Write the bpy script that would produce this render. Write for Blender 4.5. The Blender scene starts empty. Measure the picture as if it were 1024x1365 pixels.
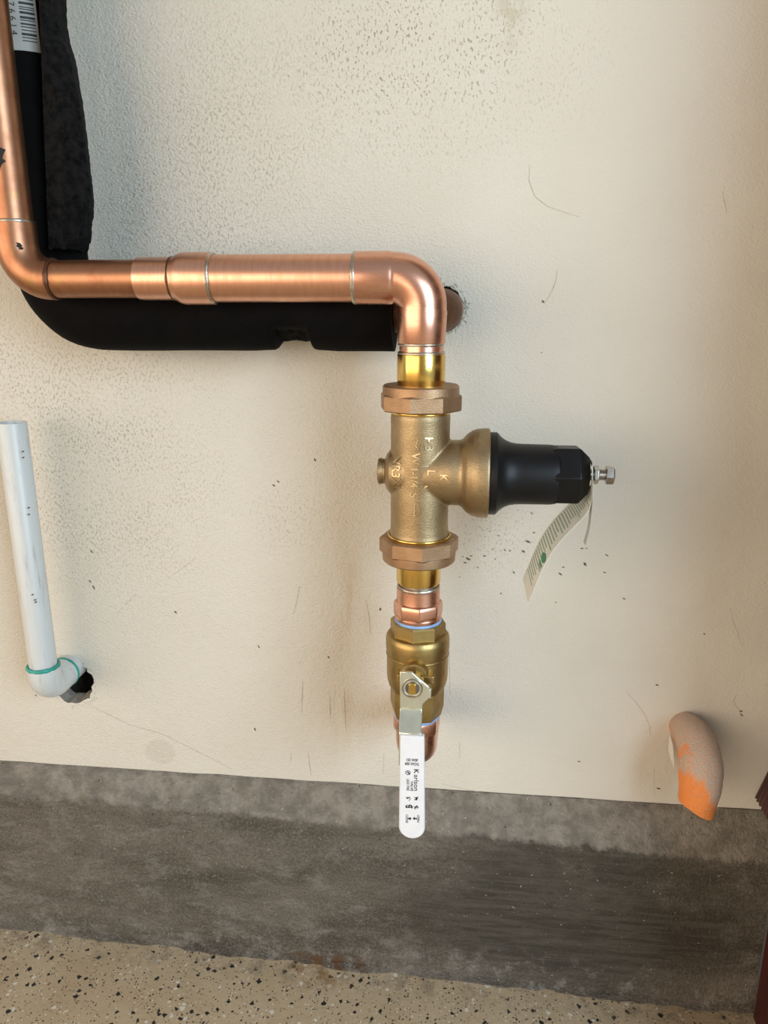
import bpy, bmesh, math, random
from mathutils import Vector, Matrix, noise
from mathutils.bvhtree import BVHTree
from mathutils.geometry import delaunay_2d_cdt

random.seed(7)
S = bpy.context.scene
COL = S.collection
R = math.radians

# ------------------------------------------------------------------ camera
PITCH, YAW, FPX = R(15.3), R(6.0), 1000.0
CAM = Vector((0, -0.69, 0.70))
FW = Vector((-math.sin(YAW) * math.cos(PITCH), math.cos(YAW) * math.cos(PITCH), -math.sin(PITCH)))
RT = Vector((math.cos(YAW), math.sin(YAW), 0))
UP = RT.cross(FW)
cd = bpy.data.cameras.new('camera')
cam = bpy.data.objects.new('camera', cd)
COL.objects.link(cam)
cd.sensor_fit = 'HORIZONTAL'
cd.sensor_width = 36
cd.lens = 36 * FPX / 1024
cd.clip_start = 0.01
cam.matrix_world = Matrix(((RT.x, UP.x, -FW.x, CAM.x), (RT.y, UP.y, -FW.y, CAM.y), (RT.z, UP.z, -FW.z, CAM.z), (0, 0, 0, 1)))
S.camera = cam

# ------------------------------------------------------------------ world, daylight, exposure
w = bpy.data.worlds.new('world')
S.world = w
w.use_nodes = True
w.node_tree.nodes['Background'].inputs[0].default_value = (0.95, 0.97, 1.0, 1)
w.node_tree.nodes['Background'].inputs[1].default_value = 0.38


def area(name, loc, target, sx, sy, power, color):
    d = bpy.data.lights.new(name, 'AREA')
    d.shape = 'RECTANGLE'
    d.size, d.size_y, d.energy, d.color = sx, sy, power, color
    o = bpy.data.objects.new(name, d)
    COL.objects.link(o)
    o.location = loc
    o.rotation_euler = (Vector(target) - Vector(loc)).to_track_quat('-Z', 'Y').to_euler()
    return o


# daylight from the open yard: warm sunlit ground on one side, cool sky on the other
area('daylight_warm_side', (-2.2, -2.5, 0.85), (-0.1, 0, 0.5), 4.0, 1.7, 77, (1.0, 0.80, 0.59))
area('daylight_cool_side', (1.55, -1.95, 1.15), (-0.1, 0, 0.5), 1.15, 1.4, 52, (0.67, 0.85, 1.0))

S.view_settings.view_transform = 'Standard'
S.view_settings.look = 'None'
S.view_settings.gamma = 1
S.view_settings.use_curve_mapping = False
S.view_settings.exposure = -0.05


# ------------------------------------------------------------------ node helper
class NB:
    def __init__(s, name):
        m = bpy.data.materials.new(name)
        m.use_nodes = True
        s.m = m
        s.t = m.node_tree
        s.b = s.t.nodes['Principled BSDF']
        s.co = s.t.nodes.new('ShaderNodeTexCoord').outputs['Object']

    def lk(s, sock, v):
        if isinstance(v, bpy.types.NodeSocket):
            s.t.links.new(v, sock)
        elif isinstance(v, (tuple, list)) and len(v) == 3 and sock.type == 'RGBA':
            sock.default_value = (*v, 1)
        else:
            sock.default_value = v

    def node(s, kind, **k):
        n = s.t.nodes.new('ShaderNode' + kind)
        for a, b in k.items():
            setattr(n, a, b)
        return n

    def math(s, op, a, b=0.0, c=0.0, clamp=False):
        n = s.node('Math', operation=op, use_clamp=clamp)
        s.lk(n.inputs[0], a); s.lk(n.inputs[1], b); s.lk(n.inputs[2], c)
        return n.outputs[0]

    def mix(s, f, a, b, mode='MIX'):
        n = s.node('Mix', data_type='RGBA', blend_type=mode)
        s.lk(n.inputs[0], f); s.lk(n.inputs[6], a); s.lk(n.inputs[7], b)
        return n.outputs[2]

    def scale(s, v, sc, loc=(0, 0, 0), rot=(0, 0, 0)):
        n = s.node('Mapping')
        s.lk(n.inputs[0], v)
        n.inputs['Scale'].default_value = sc
        n.inputs['Location'].default_value = loc
        n.inputs['Rotation'].default_value = rot
        return n.outputs[0]

    def noise(s, sc, detail=2.0, rough=0.5, v=None, dist=0.0):
        n = s.node('TexNoise')
        s.lk(n.inputs['Vector'], v if v is not None else s.co)
        n.inputs['Scale'].default_value = sc
        n.inputs['Detail'].default_value = detail
        n.inputs['Roughness'].default_value = rough
        n.inputs['Distortion'].default_value = dist
        return n.outputs[0]

    def voro(s, sc, v=None, feature='F1', rnd=1.0):
        n = s.node('TexVoronoi', feature=feature)
        s.lk(n.inputs['Vector'], v if v is not None else s.co)
        n.inputs['Scale'].default_value = sc
        n.inputs['Randomness'].default_value = rnd
        return n

    def ramp(s, v, lo, hi, a=0.0, b=1.0):
        n = s.node('MapRange', interpolation_type='SMOOTHSTEP')
        s.lk(n.inputs[0], v)
        for i, q in enumerate((lo, hi, a, b)):
            n.inputs[i + 1].default_value = q
        return n.outputs[0]

    def blob(s, c, rad, soft=1.0, stretch=(1, 1, 1)):
        """1 at the point c (metres), 0 beyond rad"""
        v = s.node('VectorMath', operation='SUBTRACT')
        s.lk(v.inputs[0], s.co); v.inputs[1].default_value = c
        u = s.node('VectorMath', operation='MULTIPLY')
        s.lk(u.inputs[0], v.outputs[0]); u.inputs[1].default_value = stretch
        l = s.node('VectorMath', operation='LENGTH')
        s.lk(l.inputs[0], u.outputs[0])
        return s.ramp(l.outputs['Value'], rad * (1 - soft), rad, 1.0, 0.0)

    def sep(s):
        n = s.node('SeparateXYZ')
        s.lk(n.inputs[0], s.co)
        return n.outputs

    def bump(s, h, strength=0.5, dist=0.001, prev=None):
        n = s.node('Bump')
        s.lk(n.inputs['Height'], h)
        s.lk(n.inputs['Strength'], strength)
        n.inputs['Distance'].default_value = dist
        if prev is not None:
            s.lk(n.inputs['Normal'], prev)
        return n.outputs[0]

    def out(s, col=None, rough=None, metal=None, normal=None, **k):
        if col is not None: s.lk(s.b.inputs['Base Color'], col)
        if rough is not None: s.lk(s.b.inputs['Roughness'], rough)
        if metal is not None: s.lk(s.b.inputs['Metallic'], metal)
        if normal is not None: s.lk(s.b.inputs['Normal'], normal)
        for a, b in k.items():
            s.lk(s.b.inputs[a.replace('_', ' ')], b)
        return s.m


def metal(name, c1, c2, rough, streak=(1, 1, 1), ssc=60, bsc=0, bst=0.2, stain=None, rvar=0.12, bdist=0.0004):
    n = NB(name)
    v = n.scale(n.co, streak)
    f = n.noise(ssc, 3, 0.6, v)
    col = n.mix(n.ramp(f, 0.35, 0.65), c1, c2)
    if stain:
        g = n.noise(38, 4, 0.65)
        col = n.mix(n.ramp(g, 0.55, 0.75), col, stain)
    ro = n.math('ADD', n.math('MULTIPLY', f, rvar), rough - rvar / 2)
    nm = n.bump(n.noise(bsc, 2, 0.6), bst, bdist) if bsc else n.bump(f, 0.06, 0.0002)
    return n.out(col, ro, 1.0, nm)


M = {}
M['copper'] = metal('copper', (0.82, 0.46, 0.32), (0.77, 0.41, 0.27), 0.33, (4, 1, 1), 70)
M['copper_upright'] = metal('copper_upright', (0.80, 0.44, 0.31), (0.75, 0.39, 0.27), 0.28, (1, 1, 4), 70)
M['copper_aged'] = metal('copper_aged', (0.45, 0.225, 0.13), (0.37, 0.17, 0.095), 0.42, (1.5, 1, 1), 50, stain=(0.40, 0.25, 0.10))
M['copper_dull'] = metal('copper_dull', (0.20, 0.105, 0.060), (0.15, 0.075, 0.045), 0.5, stain=(0.15, 0.09, 0.05))
M['brass'] = metal('brass_polished', (0.86, 0.62, 0.18), (0.74, 0.46, 0.12), 0.20, (1, 1, 0.25), 120, stain=(0.62, 0.36, 0.12))
M['brass_cast'] = metal('brass_cast', (0.46, 0.33, 0.135), (0.38, 0.26, 0.10), 0.40, bsc=900, bst=0.25)
M['bronze'] = metal('bronze_cast', (0.43, 0.325, 0.19), (0.37, 0.27, 0.15), 0.46, bsc=800, bst=0.45, bdist=0.0005)
M['bronze_letter'] = metal('bronze_letter', (0.60, 0.47, 0.29), (0.52, 0.40, 0.24), 0.34, ssc=300)  # paler than the body: edge highlights of the lettering put into its colour
M['bronze_nut'] = metal('bronze_nut', (0.47, 0.31, 0.19), (0.41, 0.26, 0.15), 0.50, bsc=900, bst=0.4, bdist=0.0005)
M['solder'] = metal('solder', (0.62, 0.58, 0.50), (0.42, 0.33, 0.25), 0.35, bsc=500, bst=0.5)
M['zinc'] = metal('zinc_plate', (0.84, 0.85, 0.70), (0.74, 0.76, 0.64), 0.22, (1, 1, 0.3), 80)
M['zinc'].node_tree.nodes['Principled BSDF'].inputs['Metallic'].default_value = 0.8
M['steel'] = metal('steel_bolt', (0.62, 0.58, 0.53), (0.48, 0.43, 0.38), 0.30, ssc=200)
M['steel_dark'] = metal('steel_dark', (0.30, 0.30, 0.32), (0.22, 0.22, 0.25), 0.32)


def plain(name, c, rough=0.5, var=0.08, nsc=80, bsc=0, bst=0.3, bdist=0.0005, spec=0.5, **k):
    n = NB(name)
    f = n.noise(nsc, 3, 0.6)
    c2 = tuple(max(0, q * (1 - 2.5 * var)) for q in c)
    col = n.mix(n.ramp(f, 0.35, 0.7), c, c2)
    nm = n.bump(n.noise(bsc, 3, 0.6), bst, bdist) if bsc else None
    return n.out(col, rough, 0.0, nm, Specular_IOR_Level=spec, **k)


M['vinyl'] = plain('white_vinyl', (0.82, 0.83, 0.86), 0.35, 0.02)
M['ink'] = plain('black_ink', (0.015, 0.015, 0.017), 0.6, 0.02)
M['bonnet'] = plain('black_plastic', (0.005, 0.005, 0.006), 0.42, 0.1, 60, bsc=1500, bst=0.08, spec=0.3)
M['foam'] = plain('black_foam', (0.0028, 0.0024, 0.0024), 0.8, 0.15, 70, bsc=500, bst=0.3, spec=0.1)
M['foam_torn'] = plain('torn_foam', (0.0105, 0.0095, 0.0097), 0.85, 0.40, 160, bsc=700, bst=1.0, bdist=0.0022, spec=0.2)
M['tar'] = plain('tar', (0.012, 0.011, 0.011), 0.7, 0.2, bsc=400)
M['teal'] = plain('teal_cement', (0.03, 0.36, 0.29), 0.35, 0.1)
M['tape'] = plain('blue_thread_tape', (0.30, 0.50, 0.85), 0.4, 0.1)
M['paper'] = plain('label_paper', (0.44, 0.44, 0.40), 0.6, 0.05)
M['green'] = plain('green_ink', (0.05, 0.30, 0.15), 0.6, 0.1)
M['dirtmark'] = plain('dirt_mark', (0.50, 0.43, 0.33), 0.9, 0.2, 300)
M['dirtdark'] = plain('dirt_speck', (0.17, 0.135, 0.10), 0.9, 0.2, 300)
M['cavity'] = plain('cavity', (0.03, 0.028, 0.025), 0.9)
M['fray'] = plain('torn_paper', (0.68, 0.66, 0.53), 0.9, 0.15, 200)
M['cement'] = plain('bare_cement', (0.33, 0.30, 0.26), 0.9, 0.2, 150, bsc=400, bst=0.8, bdist=0.001)
M['web'] = plain('cobweb', (0.55, 0.53, 0.48), 0.8, 0.05)


def m_pvc():
    n = NB('white_pvc')
    s = n.noise(160, 4, 0.7, n.scale(n.co, (1, 1, 0.12)))
    d = n.noise(45, 4, 0.6)
    col = n.mix(n.ramp(s, 0.52, 0.80), (0.62, 0.645, 0.635), (0.44, 0.44, 0.41))
    col = n.mix(n.math('MULTIPLY', n.ramp(d, 0.62, 0.8), 0.5), col, (0.45, 0.43, 0.38))
    return n.out(col, 0.35, 0.0)


def m_tag():
    n = NB('printed_tag')
    uv = n.node('UVMap', uv_map='UVMap').outputs[0]
    sp = n.node('SeparateXYZ'); n.lk(sp.inputs[0], uv)
    u, v = sp.outputs[0], sp.outputs[1]
    k = n.math('MULTIPLY', u, 52.0)
    line = n.math('LESS_THAN', n.math('FRACT', k), 0.42)
    wn = n.node('TexWhiteNoise', noise_dimensions='1D')
    n.lk(wn.inputs['W'], n.math('FLOOR', k))
    ln = n.math('MULTIPLY_ADD', wn.outputs[0], 0.36, 0.58)
    inside = n.math('MULTIPLY', n.math('GREATER_THAN', v, 0.07), n.math('LESS_THAN', v, ln))
    cb = n.node('CombineXYZ'); n.lk(cb.inputs[0], n.math('MULTIPLY', u, 30.0)); n.lk(cb.inputs[1], n.math('MULTIPLY', v, 60.0))
    wd = n.ramp(n.noise(1.0, 1, 0.5, cb.outputs[0]), 0.30, 0.38)
    f = n.math('MULTIPLY', n.math('MULTIPLY', line, inside), n.math('MULTIPLY', wd, 0.85))
    f = n.math('MULTIPLY', f, n.math('LESS_THAN', u, 0.93))
    col = n.mix(f, (0.74, 0.76, 0.70), (0.13, 0.25, 0.17))
    return n.out(col, 0.55, 0.0)


def m_orange():
    n = NB('orange_plastic_with_white_overspray')
    x, y, z = n.sep()
    g = n.noise(55, 5, 0.65)
    f = n.math('ADD', n.math('MULTIPLY', n.math('SUBTRACT', z, 0.268), 26.0), n.math('MULTIPLY', n.math('SUBTRACT', x, 0.224), 34.0))
    f = n.math('ADD', f, n.math('MULTIPLY', n.math('SUBTRACT', g, 0.5), 2.6))
    k = n.ramp(f, 0.05, 0.55)
    fine = n.ramp(n.noise(700, 3, 0.7), 0.42, 0.60)
    k = n.math('MULTIPLY', k, n.math('MULTIPLY_ADD', fine, 0.4, 0.6))
    sp = n.math('MULTIPLY', n.ramp(n.noise(420, 3, 0.6), 0.56, 0.66), 0.45)
    k = n.math('MAXIMUM', k, n.math('MULTIPLY', sp, n.ramp(n.noise(60, 2), 0.42, 0.6)))
    col = n.mix(k, (0.86, 0.27, 0.06), (0.62, 0.55, 0.46))
    dark = n.ramp(n.noise(330, 3, 0.6), 0.66, 0.74)
    col = n.mix(n.math('MULTIPLY', dark, 0.6), col, (0.18, 0.12, 0.08))
    h = n.math('ADD', n.noise(500, 3, 0.7), n.math('MULTIPLY', k, 0.8))
    return n.out(col, 0.55, 0.0, n.bump(h, 0.9, 0.0014))


def m_wall():
    n = NB('painted_textured_wall')
    x, y, z = n.sep()
    # big mottling of cream paint
    g = n.noise(5, 4, 0.55)
    col = n.mix(n.ramp(g, 0.35, 0.7), (0.685, 0.645, 0.560), (0.65, 0.605, 0.515))
    # grime held in the pits of the texture
    pit = n.noise(560, 2, 0.55, n.scale(n.co, (0.75, 1, 1), rot=(0, R(35), 0)))
    pits = n.ramp(n.noise(400, 3, 0.62, n.scale(n.co, (1.25, 1, 0.8), rot=(0, R(-30), 0))), 0.52, 0.60)
    gm = n.blob((-0.36, 0, 0.56), 0.20, 1.0, (1, 1, 0.8))
    gm = n.math('MAXIMUM', gm, n.blob((-0.47, 0, 0.62), 0.16))
    gm = n.math('MAXIMUM', gm, n.math('MULTIPLY', n.blob((-0.24, 0, 0.80), 0.20, 1.0, (1, 1, 0.9)), 0.85))
    patch = n.ramp(n.noise(16, 4, 0.65), 0.34, 0.62)
    gm = n.math('MULTIPLY', gm, n.math('MULTIPLY_ADD', patch, 0.7, 0.3))
    col = n.mix(n.math('MULTIPLY', n.math('MULTIPLY', pits, gm), 0.80), col, (0.31, 0.26, 0.19))
    # dark speckle, like flicked dirt
    dv = n.scale(n.co, (1.0, 1, 0.55), rot=(0, R(-28), 0))
    dn = n.noise(520, 2, 0.55, dv)
    dash = n.ramp(dn, 0.575, 0.625)
    dm = n.math('MULTIPLY', n.blob((-0.045, 0, 0.905), 0.16, 1.0, (0.8, 1, 1.25)), n.ramp(n.noise(22, 3, 0.6), 0.30, 0.55))
    dm = n.math('MAXIMUM', dm, n.math('MULTIPLY', n.blob((0.03, 0, 0.49), 0.075, 1.0, (1, 1, 1.1)), 0.5))
    dm = n.math('MAXIMUM', dm, n.math('MULTIPLY', n.blob((-0.17, 0, 0.50), 0.06), 0.5))
    col = n.mix(n.math('MULTIPLY', n.math('MULTIPLY', dash, dm), 0.8, clamp=True), col, (0.24, 0.17, 0.11))
    sparse = n.math('MULTIPLY', n.ramp(n.noise(150, 3, 0.7, dv), 0.735, 0.76), 0.7)
    col = n.mix(sparse, col, (0.30, 0.24, 0.17))
    # greenish and brownish stains with their own outline
    st = n.math('MULTIPLY', n.blob((0.03, 0, 0.935), 0.045, 1.0, (2.2, 1, 0.8)), n.ramp(n.noise(60, 4, 0.7), 0.40, 0.62))
    col = n.mix(n.math('MULTIPLY', st, 0.6), col, (0.46, 0.40, 0.26))
    for cx, cz, r_, sx in ((-0.115, 0.30, 0.07, 3.4), (-0.105, 0.42, 0.09, 3.0), (-0.05, 0.27, 0.05, 5.0)):
        st = n.math('MULTIPLY', n.blob((cx, 0, cz), r_, 1.0, (sx, 1, 1)), n.ramp(n.noise(70, 4, 0.7, n.scale(n.co, (1, 1, 0.2))), 0.40, 0.64))
        col = n.mix(n.math('MULTIPLY', st, 0.40), col, (0.50, 0.37, 0.20))
    st = n.math('MULTIPLY', n.blob((-0.318, 0, 0.232), 0.019, 0.25, (1, 1, 1.1)), 0.22)
    col = n.mix(st, col, (0.40, 0.36, 0.28))
    smear = n.math('MULTIPLY', n.blob((0.24, 0, 0.49), 0.08), n.ramp(n.noise(55, 5, 0.75), 0.56, 0.72))
    col = n.mix(n.math('MULTIPLY', smear, 0.28), col, (0.42, 0.28, 0.18))
    # orange peel relief, stronger towards the pipes, smoother to the right
    rel = n.math('MULTIPLY_ADD', n.ramp(x, -0.10, 0.12), -0.60, 1.0)
    h = n.math('ADD', pit, n.math('MULTIPLY', n.noise(160, 3, 0.6), 0.7))
    nm = n.bump(h, rel, 0.0013)
    nm = n.bump(n.noise(9, 3, 0.5), 0.25, 0.012, nm)
    return n.out(col, 0.62, 0.0, nm)


def m_concrete():
    n = NB('concrete_curb')
    x, y, z = n.sep()
    sv = n.scale(n.co, (0.35, 1, 1.6), rot=(0, R(4), 0))
    a = n.noise(14, 6, 0.65, sv)
    b = n.noise(60, 5, 0.7, n.scale(n.co, (0.5, 1, 1)))
    col = n.mix(n.ramp(a, 0.35, 0.66), (0.072, 0.058, 0.040), (0.155, 0.133, 0.104))
    col = n.mix(n.math('MULTIPLY', n.ramp(b, 0.46, 0.70), 0.75), col, (0.235, 0.212, 0.178))
    fine = n.noise(420, 3, 0.75)
    col = n.mix(n.math('MULTIPLY', n.ramp(fine, 0.48, 0.66), 0.42), col, (0.27, 0.245, 0.21))
    col = n.mix(n.math('MULTIPLY', n.ramp(fine, 0.47, 0.33), 0.5), col, (0.05, 0.042, 0.032))
    # brushed-on dark sealer patch, with the right side's shade put into its colour
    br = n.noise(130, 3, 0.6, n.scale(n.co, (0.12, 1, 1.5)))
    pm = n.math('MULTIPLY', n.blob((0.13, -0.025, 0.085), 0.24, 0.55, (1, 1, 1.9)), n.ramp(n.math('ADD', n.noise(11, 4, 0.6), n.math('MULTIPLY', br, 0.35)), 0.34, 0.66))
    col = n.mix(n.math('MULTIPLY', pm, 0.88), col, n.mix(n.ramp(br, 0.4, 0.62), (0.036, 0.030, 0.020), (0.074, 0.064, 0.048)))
    # bare cement on the bevelled top, its lower edge ragged
    e = n.math('SUBTRACT', z, n.math('MULTIPLY_ADD', x, -0.026, 0.171))
    e = n.math('ADD', e, n.math('MULTIPLY', n.math('SUBTRACT', n.noise(38, 5, 0.7), 0.5), 0.028))
    top = n.ramp(e, -0.003, 0.004)
    tc = n.mix(n.ramp(n.noise(50, 5, 0.7), 0.35, 0.7), (0.185, 0.163, 0.133), (0.34, 0.305, 0.255))
    col = n.mix(top, col, tc)
    # pale lime and dirt near the floor
    lo = n.math('MULTIPLY', n.ramp(n.math('MULTIPLY_ADD', x, 0.032, z), 0.05, 0.005), n.ramp(n.noise(45, 5, 0.75), 0.52, 0.68))
    col = n.mix(n.math('MULTIPLY', lo, 0.55), col, (0.34, 0.32, 0.29))
    holes = n.ramp(n.noise(260, 3, 0.6), 0.69, 0.73)
    col = n.mix(n.math('MULTIPLY', holes, 0.85), col, (0.035, 0.03, 0.025))
    wsp = n.math('MULTIPLY', n.ramp(n.noise(300, 2, 0.6, n.scale(n.co, (1, 1, 1), (3, 5, 1))), 0.71, 0.74), 0.75)
    col = n.mix(wsp, col, (0.52, 0.50, 0.45))
    rust = n.math('MULTIPLY', n.blob((-0.13, -0.03, 0.0), 0.05, 1.0, (0.6, 1, 2.5)), n.ramp(n.noise(80, 4, 0.7), 0.45, 0.62))
    col = n.mix(rust, col, (0.12, 0.055, 0.02))
    h = n.math('ADD', n.math('MULTIPLY', b, 1.4), n.math('MULTIPLY', n.noise(320, 4, 0.7), 0.9))
    h = n.math('SUBTRACT', h, n.math('MULTIPLY', holes, 1.2))
    return n.out(col, 0.78, 0.0, n.bump(h, 1.0, 0.0034))


def m_floor():
    n = NB('flecked_epoxy_floor')
    g = n.noise(12, 4, 0.6)
    col = n.mix(n.ramp(g, 0.35, 0.7), (0.53, 0.42, 0.28), (0.47, 0.36, 0.225))
    def flecks(col, sc, off, keep, rad, c, jag=0.7):
        v = n.scale(n.co, (1, 1, 1), off)
        wob = n.node('TexNoise'); n.lk(wob.inputs['Vector'], v); wob.inputs['Scale'].default_value = sc * 2.2
        vm = n.node('VectorMath', operation='MULTIPLY_ADD')
        n.lk(vm.inputs[0], wob.outputs['Color']); vm.inputs[1].default_value = (jag / sc,) * 3; n.lk(vm.inputs[2], v)
        vo = n.node('TexVoronoi', distance='MANHATTAN', voronoi_dimensions='2D'); n.lk(vo.inputs['Vector'], vm.outputs[0]); vo.inputs['Scale'].default_value = sc
        sp = n.node('SeparateColor'); n.lk(sp.inputs[0], vo.outputs['Color'])
        rr = n.math('MULTIPLY', rad, n.math('MULTIPLY_ADD', sp.outputs[1], 0.9, 0.4))
        on = n.math('MULTIPLY', n.math('LESS_THAN', vo.outputs['Distance'], rr), n.math('LESS_THAN', sp.outputs[0], keep))
        return n.mix(on, col, c)
    col = flecks(col, 330, (1, 2, 0), 0.22, 0.30, (0.20, 0.14, 0.08))
    col = flecks(col, 240, (4, 1, 0), 0.17, 0.28, (0.66, 0.60, 0.48))
    col = flecks(col, 300, (2, 7, 0), 0.20, 0.27, (0.03, 0.026, 0.022))
    col = flecks(col, 130, (9, 3, 0), 0.10, 0.30, (0.70, 0.66, 0.56))
    col = flecks(col, 120, (5, 5, 0), 0.20, 0.31, (0.02, 0.018, 0.016))
    x, y, z = n.sep()
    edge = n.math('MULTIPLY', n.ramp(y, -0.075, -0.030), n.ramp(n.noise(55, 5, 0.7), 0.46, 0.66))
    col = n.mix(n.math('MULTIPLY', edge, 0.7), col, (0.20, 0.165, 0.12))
    st = n.math('MULTIPLY', n.blob((-0.145, -0.045, 0.0), 0.045, 1.0, (0.8, 1.6, 1)), n.ramp(n.noise(70, 4, 0.7), 0.45, 0.6))
    col = n.mix(n.math('MULTIPLY', st, 0.75), col, (0.24, 0.12, 0.03))
    return n.out(col, 0.55, 0.0, n.bump(n.noise(180, 4, 0.65), 0.35, 0.0015))


def m_wood(name, c1, c2):
    n = NB(name)
    f = n.noise(60, 4, 0.65, n.scale(n.co, (1, 3, 0.25)))
    col = n.mix(n.ramp(f, 0.35, 0.65), c1, c2)
    return n.out(col, 0.6, 0.0, n.bump(f, 0.4, 0.001))


M['pvc'] = m_pvc()
M['tag'] = m_tag()
M['orange'] = m_orange()
M['wall'] = m_wall()
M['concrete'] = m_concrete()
M['floor'] = m_floor()
M['shingle'] = m_wood('red_stained_shingle', (0.085, 0.019, 0.012), (0.035, 0.008, 0.005))
M['skirt'] = m_wood('red_stained_board', (0.075, 0.011, 0.008), (0.045, 0.006, 0.005))
M['plaster'] = plain('shaded_plaster', (0.55, 0.50, 0.42), 0.8, 0.05, 6)


# ------------------------------------------------------------------ mesh helpers
def tag(o, label=None, cat=None, group=None, kind=None):
    if label: o['label'] = label
    if cat: o['category'] = cat
    if group: o['group'] = group
    if kind: o['kind'] = kind
    return o


def thing(name, label, cat, loc):
    o = bpy.data.objects.new(name, None)
    COL.objects.link(o)
    o.location = loc
    o.empty_display_size = 0.01
    return tag(o, label, cat)


def world_loc(o):
    v = Vector(o.location)
    return v


def obj(name, vf, mat, parent=None, smooth=40, label=None):
    """vf = (verts, faces) in world metres; becomes ONE mesh object"""
    me = bpy.data.meshes.new(name)
    me.from_pydata([tuple(v) for v in vf[0]], [], vf[1])
    me.validate()
    bm = bmesh.new(); bm.from_mesh(me)
    bmesh.ops.remove_doubles(bm, verts=bm.verts, dist=1e-7)
    bmesh.ops.recalc_face_normals(bm, faces=bm.faces)
    bm.to_mesh(me); bm.free()
    return link(name, me, mat, parent, smooth, label)


def link(name, me, mat, parent=None, smooth=40, label=None):
    if smooth:
        me.polygons.foreach_set('use_smooth', [True] * len(me.polygons))
        me.set_sharp_from_angle(angle=R(smooth))
    me.materials.clear()
    me.materials.append(M[mat] if isinstance(mat, str) else mat)
    o = bpy.data.objects.new(name, me)
    COL.objects.link(o)
    if parent is not None:
        o.parent = parent
        # verts are in world metres: undo the offset of the chain of empties
        off = Vector((0, 0, 0)); p = parent
        while p is not None:
            off += Vector(p.location) if p.type == 'EMPTY' else Vector((0, 0, 0))
            p = p.parent
        if parent.type == 'EMPTY':
            o.matrix_parent_inverse = Matrix.Translation(-off)
    if label: o['label'] = label
    return o


def merge(*vfs):
    V, Fs = [], []
    for v, f in vfs:
        k = len(V)
        V += list(v)
        Fs += [tuple(i + k for i in q) for q in f]
    return V, Fs


AX = {'z': (Vector((1, 0, 0)), Vector((0, 1, 0)), Vector((0, 0, 1))),
      'x': (Vector((0, 1, 0)), Vector((0, 0, 1)), Vector((1, 0, 0))),
      'y': (Vector((0, 0, 1)), Vector((1, 0, 0)), Vector((0, 1, 0)))}


def lathe(c, axis, prof, seg=48, sides=None, rot=0.0, caps=True):
    """prof = [(radius, position along the axis)]; sides gives an n-gon instead of a circle (radius to the corner)"""
    a, b, d = AX[axis]
    c = Vector(c)
    n = sides or seg
    V, Fs = [], []
    for r, h in prof:
        for i in range(n):
            t = 2 * math.pi * i / n + rot
            V.append(c + a * (r * math.cos(t)) + b * (r * math.sin(t)) + d * h)
    for k in range(len(prof) - 1):
        for i in range(n):
            j = (i + 1) % n
            Fs.append((k * n + i, k * n + j, (k + 1) * n + j, (k + 1) * n + i))
    if caps:
        Fs.append(tuple(range(n)))
        Fs.append(tuple((len(prof) - 1) * n + i for i in range(n)))
    return V, Fs


def sweep(path, radii, seg=40, caps=True, rfun=None):
    """round tube along a list of points"""
    P = [Vector(p) for p in path]
    if not isinstance(radii, (list, tuple)):
        radii = [radii] * len(P)
    V, Fs = [], []
    t0 = (P[1] - P[0]).normalized()
    up = Vector((0, -1, 0)) if abs(t0.y) < 0.9 else Vector((0, 0, 1))
    nrm = (up - t0 * up.dot(t0)).normalized()
    for k, p in enumerate(P):
        if k == 0: t = P[1] - P[0]
        elif k == len(P) - 1: t = P[-1] - P[-2]
        else: t = (P[k + 1] - p).normalized() + (p - P[k - 1]).normalized()
        t.normalize()
        nrm = (nrm - t * nrm.dot(t)).normalized()
        bi = t.cross(nrm)
        for i in range(seg):
            a = 2 * math.pi * i / seg
            d = nrm * math.cos(a) + bi * math.sin(a)
            r = radii[k]
            if rfun: r = rfun(p, d, r, k)
            V.append(p + d * r)
    for k in range(len(P) - 1):
        for i in range(seg):
            j = (i + 1) % seg
            Fs.append((k * seg + i, k * seg + j, (k + 1) * seg + j, (k + 1) * seg + i))
    if caps:
        Fs.append(tuple(range(seg)))
        Fs.append(tuple((len(P) - 1) * seg + i for i in range(seg)))
    return V, Fs


def arc(c, a, b, r, n=14):
    """quarter bend: from c + a*r to c + b*r around c"""
    c, a, b = Vector(c), Vector(a), Vector(b)
    return [c + a * (r * math.cos(math.pi / 2 * i / n)) + b * (r * math.sin(math.pi / 2 * i / n)) for i in range(n + 1)]


def ring(c, axis, R0, r0, seg=48, k=10, wob=0.0):
    a, b, d = AX[axis]; c = Vector(c)
    V, Fs = [], []
    for i in range(seg):
        t = 2 * math.pi * i / seg
        o = a * math.cos(t) + b * math.sin(t)
        rr = r0 * (1 + wob * noise.noise(Vector((c.x * 90 + 3 * math.cos(t), c.z * 90 + 3 * math.sin(t), 0))))
        for j in range(k):
            u = 2 * math.pi * j / k
            V.append(c + o * (R0 + rr * math.cos(u)) + d * (rr * 1.5 * math.sin(u)))
    for i in range(seg):
        for j in range(k):
            i2, j2 = (i + 1) % seg, (j + 1) % k
            Fs.append((i * k + j, i2 * k + j, i2 * k + j2, i * k + j2))
    return V, Fs


def prism(poly, axis, h0, h1):
    """extrude a 2-D outline; axis y: poly is (x,z); axis x: (y,z); axis z: (x,y)"""
    def mk(p, h):
        return Vector((p[0], h, p[1])) if axis == 'y' else Vector((h, p[0], p[1])) if axis == 'x' else Vector((p[0], p[1], h))
    n = len(poly)
    V = [mk(p, h0) for p in poly] + [mk(p, h1) for p in poly]
    Fs = [tuple(range(n)), tuple(range(n, 2 * n))]
    Fs += [(i, (i + 1) % n, n + (i + 1) % n, n + i) for i in range(n)]
    return V, Fs


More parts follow.
